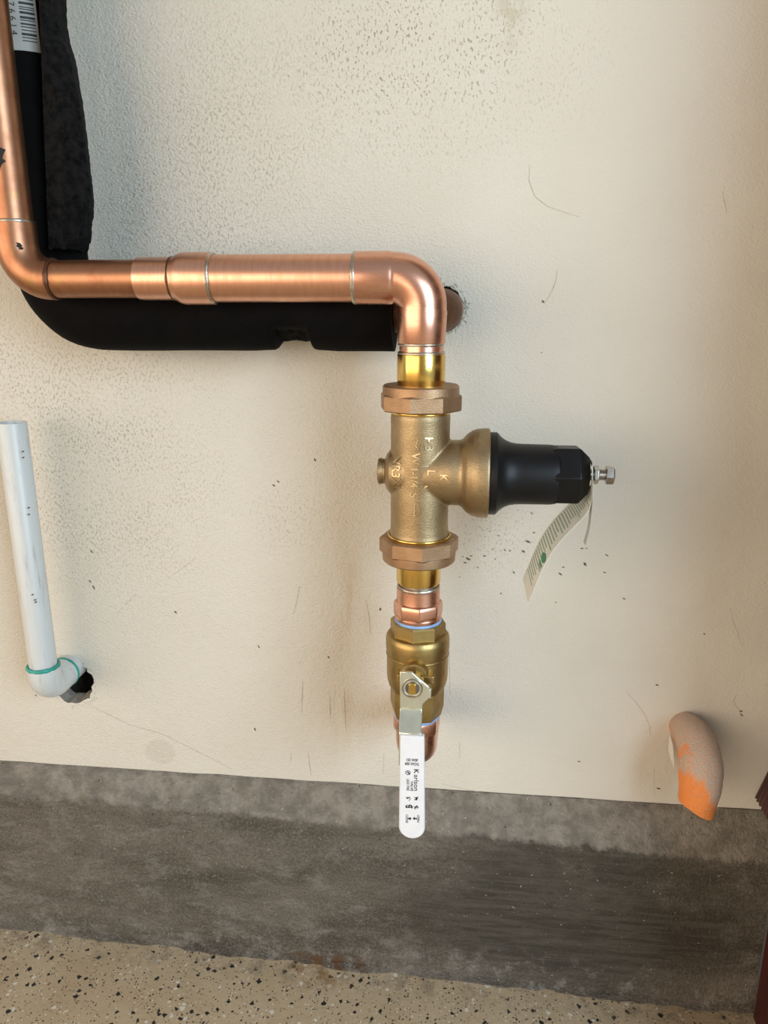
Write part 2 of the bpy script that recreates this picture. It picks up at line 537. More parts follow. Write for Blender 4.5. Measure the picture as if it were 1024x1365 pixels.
def box(x0, x1, y0, y1, z0, z1):
    return prism([(x0, z0), (x1, z0), (x1, z1), (x0, z1)], 'y', y0, y1)


def bevel(o, wd, seg=2, ang=30):
    m = o.modifiers.new('bevel', 'BEVEL')
    m.width, m.segments, m.limit_method, m.angle_limit = wd, seg, 'ANGLE', R(ang)
    m.harden_normals = False
    return o


def text_mesh(s, size, bold=0.0, extrude=0.0, font_w=1.0):
    cu = bpy.data.curves.new('t', 'FONT')
    cu.body = s; cu.size = size; cu.align_x = 'CENTER'; cu.align_y = 'CENTER'
    cu.extrude = extrude; cu.offset = bold; cu.resolution_u = 3
    o = bpy.data.objects.new('t', cu)
    COL.objects.link(o)
    dg = bpy.context.evaluated_depsgraph_get()
    me = bpy.data.meshes.new_from_object(o.evaluated_get(dg))
    V = [Vector((v.co.x * font_w, v.co.y, v.co.z)) for v in me.vertices]
    Fs = [tuple(p.vertices) for p in me.polygons]
    bpy.data.objects.remove(o); bpy.data.curves.remove(cu); bpy.data.meshes.remove(me)
    return V, Fs


def place_text(vf, x, y, z, rot=0.0, out=0.0):
    """lay text in the x-z plane facing -y; rot in degrees, clockwise"""
    a = R(-rot)
    V = []
    for v in vf[0]:
        V.append(Vector((x + v.x * math.cos(a) - v.y * math.sin(a), y - v.z - out, z + v.x * math.sin(a) + v.y * math.cos(a))))
    return V, vf[1]


def at(u, v, y):
    """point on the plane y seen at pixel (u, v)"""
    d = FW + RT * ((u - 512) / FPX) + UP * ((682.5 - v) / FPX)
    return CAM + d * ((y - CAM.y) / d.y)


def baked(o):
    """evaluate modifiers into a new mesh"""
    dg = bpy.context.evaluated_depsgraph_get()
    return bpy.data.meshes.new_from_object(o.evaluated_get(dg))


def nz(p, s=1.0):
    return noise.noise(Vector(p) * s)


# ================================================================== the setting
# ---- back wall with broken-out pipe holes
def hole_poly(cx, cz, r, n, jag, seed, sx=1.0):
    rs = random.Random(seed)
    return [(cx + sx * r * (1 + jag * rs.uniform(-1, 1)) * math.cos(2 * math.pi * i / n), cz + r * (1 + jag * rs.uniform(-1, 1)) * math.sin(2 * math.pi * i / n)) for i in range(n)]


HOLES = [hole_poly(-0.0202, 0.6995, 0.0180, 40, 0.05, 3), hole_poly(-0.4105, 0.3110, 0.0255, 34, 0.09, 5, 0.98),
         hole_poly(-0.033, 0.316, 0.0215, 24, 0.03, 9), hole_poly(0.2275, 0.2985, 0.0146, 24, 0.0, 11)]
X0, X1, Z0, Z1 = -1.6, 0.325, 0.2085, 2.3


def build_wall():
    pts, edges = [], []
    def loop(pl):
        k = len(pts)
        pts.extend(Vector(p) for p in pl)
        edges.extend((k + i, k + (i + 1) % len(pl)) for i in range(len(pl)))
    outer = [(X0, Z0)] + [(X0 + (X1 - X0) * i / 60, Z0 + 0.0012 * nz((i * 0.7, 4, 2))) for i in range(1, 60)] + [(X1, Z0), (X1, Z1), (X0, Z1)]
    loop(outer)
    for h in HOLES: loop(h)
    vs, es, fs, ov, oe, of = delaunay_2d_cdt(pts, edges, [], 1, 1e-6)
    def inside(p, poly):
        c = False; n = len(poly)
        for i in range(n):
            a, b = poly[i], poly[(i + 1) % n]
            if (a[1] > p[1]) != (b[1] > p[1]) and p[0] < (b[0] - a[0]) * (p[1] - a[1]) / (b[1] - a[1]) + a[0]:
                c = not c
        return c
    F2 = []
    for f in fs:
        m = sum((vs[i] for i in f), Vector((0, 0))) / len(f)
        if not any(inside(m, h) for h in HOLES): F2.append(tuple(f))
    V = [Vector((p[0], 0, p[1])) for p in vs]
    parts = [(V, F2)]
    n = len(outer)
    A = [Vector((p[0], 0, p[1])) for p in outer]; B = [Vector((p[0], 0.14, p[1])) for p in outer]
    parts.append((A + B, [(i, (i + 1) % n, n + (i + 1) % n, n + i) for i in range(n)]))
    parts.append(([Vector((X0, 0.14, Z0)), Vector((X1, 0.14, Z0)), Vector((X1, 0.14, Z1)), Vector((X0, 0.14, Z1))], [(0, 1, 2, 3)]))
    return merge(*parts)


wall = obj('wall_back', build_wall(), 'wall', None, 30)
tag(wall, 'cream painted textured wall stained with dirt behind the pipes', None, kind='structure')

# broken plaster showing in the thickness of each hole
for h, k in zip(HOLES, (0.93, 0.88, 0.95, 0.99)):
    n = len(h); cx = sum(p[0] for p in h) / n; cz = sum(p[1] for p in h) / n
    A = [Vector((p[0], 0, p[1])) for p in h]
    B = [Vector((cx + (p[0] - cx) * (k + 0.05 * nz((i * 0.9, 2, 5))), 0.013, cz + (p[1] - cz) * (k + 0.05 * nz((i * 0.9, 7, 5))))) for i, p in enumerate(h)]
    Cc = [b + Vector((0, 0.004, 0)) for b in B]
    obj('broken_plaster_rim', (A + B + Cc, [(i, (i + 1) % n, n + (i + 1) % n, n + i) for i in range(n)] + [(n + i, n + (i + 1) % n, 2 * n + (i + 1) % n, 2 * n + i) for i in range(n)]), 'cement', wall, 30)

# frayed paper and plaster crumbs round the upper hole and the plastic pipe's hole
def fray(hole, count, lo, hi, seed, ang0=0, ang1=360):
    rs = random.Random(seed)
    cx = sum(p[0] for p in hole) / len(hole); cz = sum(p[1] for p in hole) / len(hole)
    out = []
    for i in range(count):
        a = R(rs.uniform(ang0, ang1)); k = rs.choice(hole)
        r0 = math.hypot(k[0] - cx, k[1] - cz) * rs.uniform(1.0, 1.17)
        p = Vector((cx + r0 * math.cos(a), -0.0003, cz + r0 * math.sin(a)))
        ln = rs.uniform(lo, hi); b = a + rs.uniform(-1.5, 1.5)
        d = Vector((math.cos(b), -rs.uniform(0.05, 0.6), math.sin(b))) * ln
        s = Vector((-math.sin(b), 0, math.cos(b))) * rs.uniform(0.0003, 0.0009)
        y = Vector((0, 0.0006, 0))
        V = [p - s, p + s, p + d, p - s + y, p + s + y, p + d + y]
        out.append((V, [(0, 1, 2), (3, 5, 4), (0, 3, 4, 1), (1, 4, 5, 2), (2, 5, 3, 0)]))
    return merge(*out)


tag(obj('torn_paper_edge', fray(HOLES[0], 90, 0.0015, 0.0055, 2), 'fray', wall, 0), kind='stuff')
tag(obj('torn_paper_edge', fray(HOLES[1], 50, 0.001, 0.004, 4), 'wall', wall, 0), kind='stuff')

# ---- thin cracks, scuffs and specks on the wall (each a sliver of dirt lying on the paint)
def streak(pts, wd, mat='dirtmark', name='scratch'):
    P = [at(u, v, 0) for u, v in pts]
    V, Fs = [], []
    n = len(P)
    for i, p in enumerate(P):
        t = (P[min(i + 1, n - 1)] - P[max(i - 1, 0)]).normalized()
        s = Vector((-t.z, 0, t.x)) * (wd * (0.25 if i in (0, n - 1) else 1.0) * (0.8 + 0.4 * random.random()))
        V += [p - s + Vector((0, -0.00025, 0)), p + s + Vector((0, -0.00025, 0)), p + s + Vector((0, 0.0004, 0)), p - s + Vector((0, 0.0004, 0))]
    for i in range(n - 1):
        a, b = 4 * i, 4 * i + 4
        for j in range(4):
            k = (j + 1) % 4
            Fs.append((a + j, a + k, b + k, b + j))
    Fs += [(0, 1, 2, 3), (4 * n - 4, 4 * n - 3, 4 * n - 2, 4 * n - 1)]
    return obj(name, (V, Fs), mat, wall, 0)


STREAKS = [([(706, 219), (705, 240), (713, 262), (730, 275), (752, 283), (772, 289)], .00028),
           ([(262, 743), (250, 752), (236, 763), (222, 771)], .0003),
           ([(400, 780), (396, 800), (391, 820)], .0004), ([(404, 908), (403, 930), (402, 950)], .0007), ([(459, 918), (460, 945), (461, 972)], .00045),
           ([(440, 928), (440, 945), (441, 958)], .0005), ([(198, 668), (198, 690)], .0008),
           ([(388, 1003), (388, 1015)], .0007), ([(411, 1003), (413, 1020), (415, 1034)], .0004), 
           ([(743, 360), (741, 375), (735, 390), (726, 405)], .0004), ([(963, 255), (966, 270), (969, 285)], .0004),
           ([(835, 922), (848, 936), (860, 953), (866, 968), (867, 982)], .00028), ([(982, 925), (978, 935), (986, 948), (988, 960)], .0003),
           ([(974, 812), (978, 830), (983, 842), (988, 860)], .00025), ([(488, 800), (492, 820), (494, 845)], .0004),
           ([(110, 935), (170, 965), (215, 978), (250, 995), (290, 1015), (310, 1026)], .00028), ([(598, 840), (599, 880), (600, 925)], .00035),
           ([(613, 990), (613, 1012)], .0004), ([(512, 1004), (511, 1030)], .0005), ([(872, 1062), (872, 1020)], .0002), ([(590, 1045), (640, 1056), (700, 1060)], .0003)]
for p, wd in STREAKS: streak(p, wd * 0.5)
for k in range(5):                                   # dashed scuff
    streak([(181 - 5.4 * k, 792 + 5.6 * k), (178 - 5.4 * k, 795.4 + 5.6 * k)], 0.0004, 'dirtdark')
rs = random.Random(12)
SPECKS = [(704, 722, 5), (709, 684, 3), (712, 710, 2.5), (703, 670, 2), (698, 735, 3.5), (624, 745, 4.5), (628, 741, 3), (620, 750, 3), (646, 741, 3), (617, 742, 2), (657, 732, 2), (673, 733, 3), (680, 734, 2), (660, 745, 2),
          (780, 752, 4), (776, 731, 3), (782, 731, 2.5), (809, 740, 3.5), (747, 765, 4), (751, 756, 2.5), (806, 763, 3), (637, 756, 2), (613, 769, 2), (668, 791, 2), (685, 763, 2.5), (741, 803, 2), (832, 798, 2.5), (653, 708, 2), (665, 714, 2),
          (989, 953, 3), (988, 948, 3), (876, 913, 3), (122, 735, 3.5), (125, 783, 4), (120, 775, 3), (234, 816, 3), (48, 927, 2.5), (345, 862, 3), (365, 647, 3), (371, 642, 3), (420, 613, 3), (340, 972, 3), (438, 876, 2.5), (878, 1051, 4), (724, 402, 3), (722, 470, 2), (939, 845, 2.5), (772, 1015, 3), (560, 1013, 2), (507, 812, 3)]
for u, v, s in SPECKS:
    a = rs.uniform(-0.6, 0.6) + (0.4 if u > 600 else 1.2)
    L = s * 0.75
    streak([(u - L * math.cos(a), v - L * math.sin(a)), (u, v), (u + L * math.cos(a), v + L * math.sin(a))], 0.00030 * s * rs.uniform(0.6, 1.0), 'dirtdark', 'dirt_speck')


# ---- floor, sloping gently towards the corner
def zf(x): return -0.0077 - 0.032 * x


fv = [Vector((-3.2, -4.2, zf(-3.2))), Vector((1.9, -4.2, zf(1.9))), Vector((1.9, 0.2, zf(1.9))), Vector((-3.2, 0.2, zf(-3.2)))]
fv += [v - Vector((0, 0, 0.1)) for v in fv]
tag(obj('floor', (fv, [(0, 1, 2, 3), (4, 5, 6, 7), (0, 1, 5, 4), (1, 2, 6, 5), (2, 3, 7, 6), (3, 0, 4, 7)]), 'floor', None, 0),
    'tan epoxy floor with black and white flecks', None, kind='structure')


# ---- concrete curb under the wall, bevelled top, uneven face
def build_curb():
    nx, x0, x1 = 420, -1.6, 0.322
    V, Fs = [], []
    for i in range(nx + 1):
        x = x0 + (x1 - x0) * i / nx
        ze = 0.174 - 0.026 * x; z0 = zf(x)
        prof = [(0.06, 0.2095), (0.012, 0.2090), (-0.0015, 0.2080)]
        prof += [(-0.0015 - 0.0205 * k / 6, 0.2080 + (ze - 0.2080) * k / 6) for k in range(1, 6)]
        prof += [(-0.0215, ze + 0.001), (-0.0238, ze - 0.003)]
        prof += [(-0.0245 - 0.003 * k / 22, ze - 0.006 + (z0 + 0.004 - ze + 0.006) * k / 22) for k in range(23)]
        foot = 0.006 * nz((x * 14, 3, 1)) + 0.003 * nz((x * 60, 8, 1))
        prof += [(-0.029 - 0.004 - foot, z0 + 0.0012), (-0.033 - foot, z0 - 0.02)]
        for k, (y, z) in enumerate(prof):
            if 2 < k < len(prof) - 2:
                y += 0.0016 * nz((x * 9, z * 22, 5)) + 0.0010 * nz((x * 42, z * 60, 9)) + 0.0006 * nz((x * 120, z * 160, 2))
            if 3 <= k <= 9:
                z += 0.0018 * nz((x * 30, k * 0.4, 7)) + 0.0012 * nz((x * 95, k * 0.7, 3))
            V.append(Vector((x, y, z)))
    m = len(prof)
    for i in range(nx):
        for k in range(m - 1):
            Fs.append((i * m + k, i * m + k + 1, (i + 1) * m + k + 1, (i + 1) * m + k))
    return V, Fs


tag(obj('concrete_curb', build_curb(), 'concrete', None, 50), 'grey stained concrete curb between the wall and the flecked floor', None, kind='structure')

# ---- short return wall in the corner: red boards and grooved shingles
RW0, RW1 = -0.235, -0.030
wr = obj('wall_right', box(0.335, 0.42, RW0, 0.14, -0.03, 2.3), 'plaster', None, 0)
tag(wr, 'short return wall clad in dark red wood at the corner', None, kind='structure')
bevel(obj('skirting_board', box(0.3195, 0.337, RW0 - 0.01, RW1 - 0.004, zf(0.32), 0.30), 'skirt', wr, 0), 0.002)


def shingle_mesh(wd, h):
    """striated shake: bottom edge stands out, ribs run up its face"""
    V, Fs = [], []
    n = 36
    for k, (z, xo) in enumerate(((0, 0.0), (h, 0.045))):
        for i in range(n + 1):
            g = 0.0022 if (i % 3 == 1) else 0.0
            V.append(Vector((xo + g, -wd * i / n, z)))
        V.append(Vector((xo + 0.009, -wd, z))); V.append(Vector((xo + 0.009, 0, z)))
    m = n + 3
    for i in range(m):
        j = (i + 1) % m
        Fs.append((i, j, m + j, m + i))
    Fs += [tuple(range(m)), tuple(range(m, 2 * m))]
    return V, Fs


sm = None
for row in range(14):
    for k in range(3):
        base = Vector((0.303, -0.002 - 0.078 * k, 0.223 + 0.145 * row))
        if sm is None:
            V, Fs = shingle_mesh(0.0765, 0.16)
            s = obj('shingle', (V, Fs), 'shingle', wr, 0); sm = s
        else:
            s = sm.copy(); COL.objects.link(s)
        s.location = base

# unseen eave and far wall, added to shape sky light and metal reflections
tag(obj('added_eave', box(-3.2, 1.9, -0.45, 0.14, 2.32, 2.42), 'plaster', None, 0), 'unseen pale eave added above the wall to screen the sky', None, kind='structure')
tag(obj('added_wall', box(-0.5, 0.75, -3.9, -3.75, -0.03, 1.9), 'plaster', None, 0), 'unseen pale wall added behind the camera for a dark reflection', None, kind='structure')

# ================================================================== pipework
AXX, AYY = -0.033, -0.100        # the vertical axis of the valves
HZ = 0.721                       # height of the front copper run

# ---- front copper run: riser, elbow, pipe, reducer, pipe, elbow
t = thing('copper_pipe_run', 'copper pipe run with reducer and two elbows, leading into the bronze regulator', 'pipe', (-0.352, AYY, 0.70))
ev = []
obj('riser_pipe', sweep([(-0.352, AYY, 1.25), (-0.352, AYY, 0.95), (-0.352, AYY, 0.76)], 0.0143), 'copper_aged', t)
path = [(-0.352, AYY, 0.763), (-0.352, AYY, 0.750)] + arc((-0.326, AYY, 0.747), (-1, 0, 0), (0, 0, -1), 0.026) + [(-0.3245, AYY, HZ)]
el = obj('elbow', sweep(path, [0.0157, 0.0159] + [0.0159] * 15 + [0.0158]), 'copper_aged', t)
obj('solder_ring', ring((-0.352, AYY, 0.7635), 'z', 0.0149, 0.0009, wob=0.5), 'solder', t)
obj('solder_ring', ring((-0.3238, AYY, HZ), 'x', 0.0150, 0.0012, wob=0.6), 'copper_dull', t)
obj('tar_smear', ring((-0.329, AYY - 0.0002, HZ), 'x', 0.01565, 0.0005, seg=48, wob=0.9), 'tar', t) if False else None
obj('pipe', sweep([(-0.327, AYY, HZ), (-0.29, AYY, HZ), (-0.250, AYY, HZ)], 0.0144), 'copper_aged', t)
red = obj('reducer_coupling', lathe((0, AYY, HZ), 'x', [(0.0145, -0.2545), (0.0158, -0.2540), (0.0161, -0.2500), (0.0161, -0.2275), (0.0164, -0.2255), (0.0172, -0.2235), (0.0184, -0.2212), (0.0192, -0.2190), (0.0195, -0.2165), (0.0195, -0.1955), (0.0190, -0.1950)], 56), 'copper', t)
obj('solder_ring', ring((-0.2262, AYY, HZ), 'x', 0.01615, 0.0007, wob=0.6), 'copper_dull', t)
obj('solder_ring', ring((-0.1948, AYY, HZ), 'x', 0.0182, 0.0013, wob=0.4), 'solder', t)
obj('pipe', sweep([(-0.200, AYY, HZ), (-0.14, AYY, HZ), (-0.080, AYY, HZ)], 0.0177, 56), 'copper', t)
obj('solder_ring', ring((-0.0838, AYY, HZ), 'x', 0.0184, 0.0012, wob=0.4), 'solder', t)
# upper right elbow: hubs a touch wider than the bend
cb = Vector((-0.0545, AYY, HZ - 0.0215))
bend = arc(cb, (0, 0, 1), (1, 0, 0), 0.0215, 18)
path = [Vector((-0.0835, AYY, HZ)), Vector((-0.0828, AYY, HZ)), Vector((-0.058, AYY, HZ)), Vector((-0.0555, AYY, HZ))] + bend + [Vector((AXX, AYY, 0.6985)), Vector((AXX, AYY, 0.696)), Vector((AXX, AYY, 0.6735)), Vector((AXX, AYY, 0.6728))]
rad = [0.0188, 0.0194, 0.0196, 0.0190] + [0.0187 + 0.0004 * math.sin(math.pi * i / 18) for i in range(19)] + [0.0187, 0.0192, 0.0182, 0.0178]
obj('elbow', sweep(path, rad, 56), 'copper_upright', t)
obj('pipe_stub', sweep([(AXX, AYY, 0.68), (AXX, AYY, 0.672), (AXX, AYY, 0.662)], 0.0170, 48), 'copper_upright', t)
obj('solder_ring', ring((AXX, AYY, 0.6722), 'z', 0.0173, 0.0008, wob=0.5), 'solder', t)
obj('solder_ring', ring((AXX, AYY, 0.6655), 'z', 0.0174, 0.0010, wob=0.5), 'solder', t)

# black tar patches stuck on the old pipe
def patch(c, axis, r, t0, t1, h0, h1, seed, rows=16, cols=20):
    """ragged patch on a cylinder surface"""
    a, b, d = AX[axis]; c = Vector(c); V, Fs = [], []
    rs = random.Random(seed); lo = [rs.uniform(0, 0.3) for _ in range(rows + 1)]; hi = [1 - rs.uniform(0, 0.35) for _ in range(rows + 1)]
    for i in range(rows + 1):
        f = i / rows; e = math.sin(math.pi * min(1, max(0, f))) ** 0.5
        m = 0.5 + 0.15 * math.sin(f * 5)
        for j in range(cols + 1):
            g = lo[i] + (hi[i] - lo[i]) * j / cols
            g = m + (g - 0.5) * e
            th = t0 + (t1 - t0) * g
            rr = r + (0.0005 if 0 < j < cols and 0 < i < rows else -0.0004) + 0.0003 * nz((i * 0.8, j * 0.8, seed))
            V.append(c + (a * math.cos(th) + b * math.sin(th)) * rr + d * (h0 + (h1 - h0) * f))
    m = cols + 1
    for i in range(rows):
        for j in range(cols):
            Fs.append((i * m + j, i * m + j + 1, (i + 1) * m + j + 1, (i + 1) * m + j))
    return V, Fs


obj('tar_patch', patch((-0.352, AYY, 0), 'z', 0.0143, R(240), R(298), 0.797, 0.829, 3), 'tar', t)
obj('tar_patch', patch((0, AYY, HZ), 'x', 0.0159, R(112), R(132), -0.335, -0.3265, 6, 10, 8), 'tar', t)
obj('tar_patch', patch((-0.352, AYY, 0), 'z', 0.0158, R(296), R(318), 0.741, 0.748, 8, 8, 8), 'tar', t)

# ---- old copper pipe behind, turning into the wall
BY, BZ = -0.047, 0.697
t = thing('old_copper_pipe', 'dull old copper pipe behind the new elbow, entering the broken wall hole', 'pipe', (-0.0205, 0, BZ))
obj('pipe', sweep([(-0.300, BY, BZ), (-0.2, BY, BZ), (-0.050, BY, BZ)], 0.0160), 'copper_dull', t)
path = [Vector((-0.0578, BY, BZ)), Vector((-0.0460, BY, BZ))] + [Vector((-0.0455, BY + 0.025, BZ)) + Vector((0.025 * math.sin(math.pi / 2 * i / 12), -0.025 * math.cos(math.pi / 2 * i / 12), 0)) for i in range(1, 13)] + [Vector((-0.0205, -0.018, BZ)), Vector((-0.0205, -0.004, BZ))]
obj('elbow', sweep(path, 0.0178, 48), 'copper_dull', t)
obj('elbow_rim', lathe((-0.0205, 0, BZ), 'y', [(0.0172, -0.010), (0.0186, -0.0095), (0.0188, -0.006), (0.0186, -0.003), (0.0165, -0.0028)], 48), 'copper_dull', t)
obj('wall_pipe', sweep([(-0.0205, -0.006, BZ), (-0.0205, 0.05, BZ), (-0.0205, 0.125, BZ)], 0.0160), 'copper_dull', t)

# ---- black foam insulation tube: upright, rounded corner, then along behind the copper
FX, FR, FV = -0.3545, 0.0335, 0.0300
t = thing('foam_pipe_insulation', 'black foam insulation sleeve with barcode sticker, curving behind the copper run', 'insulation', (-0.2, BY, 0.66))
fp = [Vector((FX, BY, 1.20 - 0.46 * i / 46)) for i in range(46)]
cb = Vector((FX + 0.042, BY, BZ + 0.042))
fp += arc(cb, (-1, 0, 0), (0, 0, -1), 0.042, 16)
fp += [Vector((FX + 0.044 + (0.2960 - 0.044) * i / 130, BY, BZ)) for i in range(1, 131)]
fr = [FV] * 46 + [FV + (FR - FV) * i / 16 for i in range(17)] + [FR] * 130


def foam_r(p, d, r, k):
    r += 0.0009 * nz((p.x * 22 + d.x * 1.2, p.z * 22 + d.z, d.y * 1.5)) + 0.0007 * nz((p.x * 9, 0, p.z * 9))
    if p.z < BZ + 0.001 and p.x > -0.25:
        c = (p.x + 0.143) / 0.0135                      # torn notch in the underside
        n = max(0.0, min(1.0, (1.25 - abs(c)) * 3.2)) * max(0.0, min(1.0, (-d.z - 0.35) * 3.0)) * max(0.0, min(1.0, (d.y * -1 + 0.9)))
        r -= n * (0.0092 + 0.0022 * nz((p.x * 330, d.z * 6, d.y * 6)))
        r -= 0.0022 * max(0, 1 - abs((p.x + 0.143) / 0.036)) * max(0, -d.z)
    return r


tv, tf = sweep(fp, fr, 56, False, foam_r)
iv, jf = sweep(fp, 0.0166, 56, False)
nq = len(tv)
endf = []
for e in (0, len(fp) - 1):
    endf += [(e * 56 + i, e * 56 + (i + 1) % 56, nq + e * 56 + (i + 1) % 56, nq + e * 56 + i) for i in range(56)]
fo = obj('foam_tube', (tv + iv, tf + [tuple(i + nq for i in q) for q in jf] + endf), 'foam', t, 50)
# barcode sticker on the upright part
def on_tube(th, z, lift):
    return Vector((FX + (FV + lift) * math.sin(th), BY - (FV + lift) * math.cos(th), z))


def tube_patch(t0, t1, z0, z1, lift, n=8, skew=0.0):
    V, Fs = [], []
    for i in range(n + 1):
        a = t0 + (t1 - t0) * i / n
        V += [on_tube(a, z0 + skew * 0, lift), on_tube(a, z1, lift), on_tube(a, z0, lift - 0.0006), on_tube(a, z1, lift - 0.0006)]
    for i in range(n):
        a, b = 4 * i, 4 * i + 4
        Fs += [(a, b, b + 1, a + 1), (a + 2, a + 3, b + 3, b + 2), (a, a + 2, b + 2, b), (a + 1, b + 1, b + 3, a + 3)]
    Fs += [(0, 1, 3, 2), (4 * n, 4 * n + 2, 4 * n + 3, 4 * n + 1)]
    return V, Fs


lab = obj('barcode_sticker', tube_patch(R(4), R(46), 0.889, 0.951, 0.0016), 'paper', t, 40)
bars = []
z = 0.8955
rs = random.Random(3)
while z < 0.945:
    h = rs.choice([0.0006, 0.0006, 0.0011, 0.0016])
    bars.append(tube_patch(R(24), R(43), z, z + h, 0.0018, 5)); z += h + rs.choice([0.0008, 0.0012, 0.0016])
obj('barcode', merge(*bars), 'ink', t, 0)
tv, tf = text_mesh('4 1 1 0 7 6 6 1 4', 0.0062)
V = [on_tube(R(14) + v.y / FV, 0.920 - v.x, 0.0018) for v in tv]
obj('barcode_digits', (V, tf), 'ink', t, 0)

# ---- torn piece of foam standing open beside it
t = thing('torn_foam_flap', 'torn crumbling piece of black foam insulation standing upright against the wall', 'insulation', (-0.325, -0.04, 0.74))


def interp(x, tab):
    for (a, p), (b, q) in zip(tab[:-1], tab[1:]):
        if x <= b:
            f = max(0.0, (x - a) / (b - a)); f = f * f * (3 - 2 * f)
            return p + (q - p) * f
    return tab[-1][1]


def flap_section(z):
    """outline (x, y) of the flap at height z"""
    dr = interp(z, [(0.738, -0.012), (0.752, -0.006), (0.770, 0.0), (0.790, 0.002), (0.815, 0.0012), (0.850, 0.0), (0.880, -0.0035), (0.905, -0.011), (0.930, -0.0195), (0.960, -0.0215)])
    lip = -0.3350 + (z - 0.747) * 0.08
    cut = lip + 0.0125 + 0.0045 * math.sin((z - 0.74) * 26)
    R_ = lambda x, wt=1.0: max(x + dr * wt, lip + 0.003)
    return [(lip + 0.0005, -0.0845), (lip, -0.0825), (lip + 0.003, -0.0785), (-0.3245, -0.0690), (-0.3210, -0.0560), (-0.3210, -0.0480), (R_(-0.3175, 0.15), -0.0475), (R_(-0.3095, 0.6), -0.0520), (R_(-0.3050, 0.85), -0.0630), (R_(-0.3030), -0.0715), (R_(-0.3050), -0.0790), (R_(-0.3110, 0.8), -0.0840), (min(cut + 0.004, R_(-0.313, 0.8)), -0.0862), (min(cut, R_(-0.3145, 0.8)), -0.0858)]


V, Fs = [], []
NZ_, SUB = 240, 6
for i in range(NZ_ + 1):
    z = 0.745 + (1.10 - 0.745) * i / NZ_
    sec = flap_section(z); n = len(sec); m = n * SUB
    for j in range(m):
        a, b = Vector(sec[j // SUB]), Vector(sec[(j // SUB + 1) % n])
        p = a.lerp(b, (j % SUB) / SUB)
        q = Vector((p.x, p.y, z))
        torn = 1.0 if 9 * SUB < j < 13 * SUB else 0.2
        am = 0.0022 * torn
        q += Vector((am * nz((p.x * 330, p.y * 330, z * 300)) + 0.6 * am * nz((p.x * 120, p.y * 120, z * 110)) + 0.0016 * torn * nz((3, p.y * 40, z * 45)), am * nz((p.x * 340 + 9, p.y * 340, z * 310)), 0.0))
        if 9 * SUB < j < 12 * SUB:                       # cracks
            for zc in (0.842, 0.822, 0.79):
                q.x -= 0.0022 * max(0, 1 - abs(z - zc - 0.002 * nz((j * 0.6, zc * 50, 1))) / 0.0035)
        if i < 24:                                       # ragged, slanting lower edge
            q.z += (1 - i / 24) * (0.020 * max(0.0, min(1.0, (q.x + 0.321) / 0.015)) + 0.004 * nz((q.x * 260, q.y * 200, 3)))
        V.append(q)
for i in range(NZ_):
    for j in range(m):
        k = (j + 1) % m
        Fs.append((i * m + j, i * m + k, (i + 1) * m + k, (i + 1) * m + j))
Fs += [tuple(range(m)), tuple(NZ_ * m + j for j in range(m))]
obj('foam_flap', (V, Fs), 'foam_torn', t, 60)

# ---- pressure regulator
CZ = 0.572
t = thing('pressure_regulator', 'cast bronze water pressure regulator with black bonnet between two union nuts', 'regulator', (AXX, AYY, 0.478))
b1 = lathe((AXX, AYY, 0), 'z', [(0.0220, 0.5105), (0.0252, 0.5130), (0.0256, 0.5165), (0.0246, 0.5190), (0.0238, 0.5225), (0.0234, 0.5300), (0.0234, 0.610), (0.0236, 0.6165), (0.0232, 0.6190), (0.0226, 0.6195), (0.0226, 0.626)], 64)
b2 = lathe((0, AYY, CZ), 'x', [(0.0226, -0.034), (0.0236, -0.028), (0.0248, -0.018), (0.0262, -0.008), (0.0262, -0.001), (0.0275, 0.0010), (0.0312, 0.0042), (0.0340, 0.0085), (0.0354, 0.0130), (0.0357, 0.0170), (0.0358, 0.0212), (0.0350, 0.0220)], 72)
b3 = lathe((0, AYY, CZ), 'x', [(0.0095, -0.0668), (0.0108, -0.0660), (0.0108, -0.0640), (0.0100, -0.0630), (0.0100, -0.0606), (0.0140, -0.0597), (0.0178, -0.0565), (0.0212, -0.0445), (0.0222, -0.038), (0.0222, -0.030)], 48)
tmp = obj('tmp', merge(b1, b2, b3), 'bronze', None, 0)
md = tmp.modifiers.new('r', 'REMESH'); md.mode = 'VOXEL'; md.voxel_size = 0.0009
sd = tmp.modifiers.new('s', 'SMOOTH'); sd.factor = 0.5; sd.iterations = 5
bme = baked(tmp)
bpy.data.objects.remove(tmp)
body = link('body', bme, 'bronze', t, 180)
bvh = BVHTree.FromPolygons([v.co.copy() for v in bme.vertices], [tuple(p.vertices) for p in bme.polygons])


def emboss(name, s, size, u, v, rot, parent, tree=None, mat='bronze_letter', raise_=0.0010, bold=0.00012, fw=1.0):
    tree = tree or bvh
    vf = text_mesh(s, size, bold, 0.001, fw)
    c = at(u, v, -0.1225)
    V, Fs = place_text(vf, c.x, 0, c.z, rot)
    res = []
    for p, q in zip(V, vf[0]):
        h = tree.ray_cast(Vector((p.x, -0.3, p.z)), Vector((0, 1, 0)))
        y = h[0].y if h[0] else -0.12
        res.append(Vector((p.x, y - (raise_ if q.z > 0 else -0.0005), p.z)))
    return obj(name, (res, Fs), mat, parent, 30)


def zz(a, b): return 480 + a / 4.55, 480 + b / 4.55


LET = [('H', 415, 492, 0.0095), ('3', 418, 536, 0.0095), ('W', 337, 597, 0.0092), ('1-1/4', 328, 708, 0.0078), ('I', 388, 642, 0.009), ('L', 432, 678, 0.0092), ('K', 505, 706, 0.0085), ('I', 452, 748, 0.009), ('N', 385, 776, 0.0092), ('S', 325, 816, 0.0092), ('NR3XL', 213, 695, 0.0092)]
for s, a, b, sz in LET:
    emboss('raised_lettering', s, sz, *zz(a, b), 90, body)


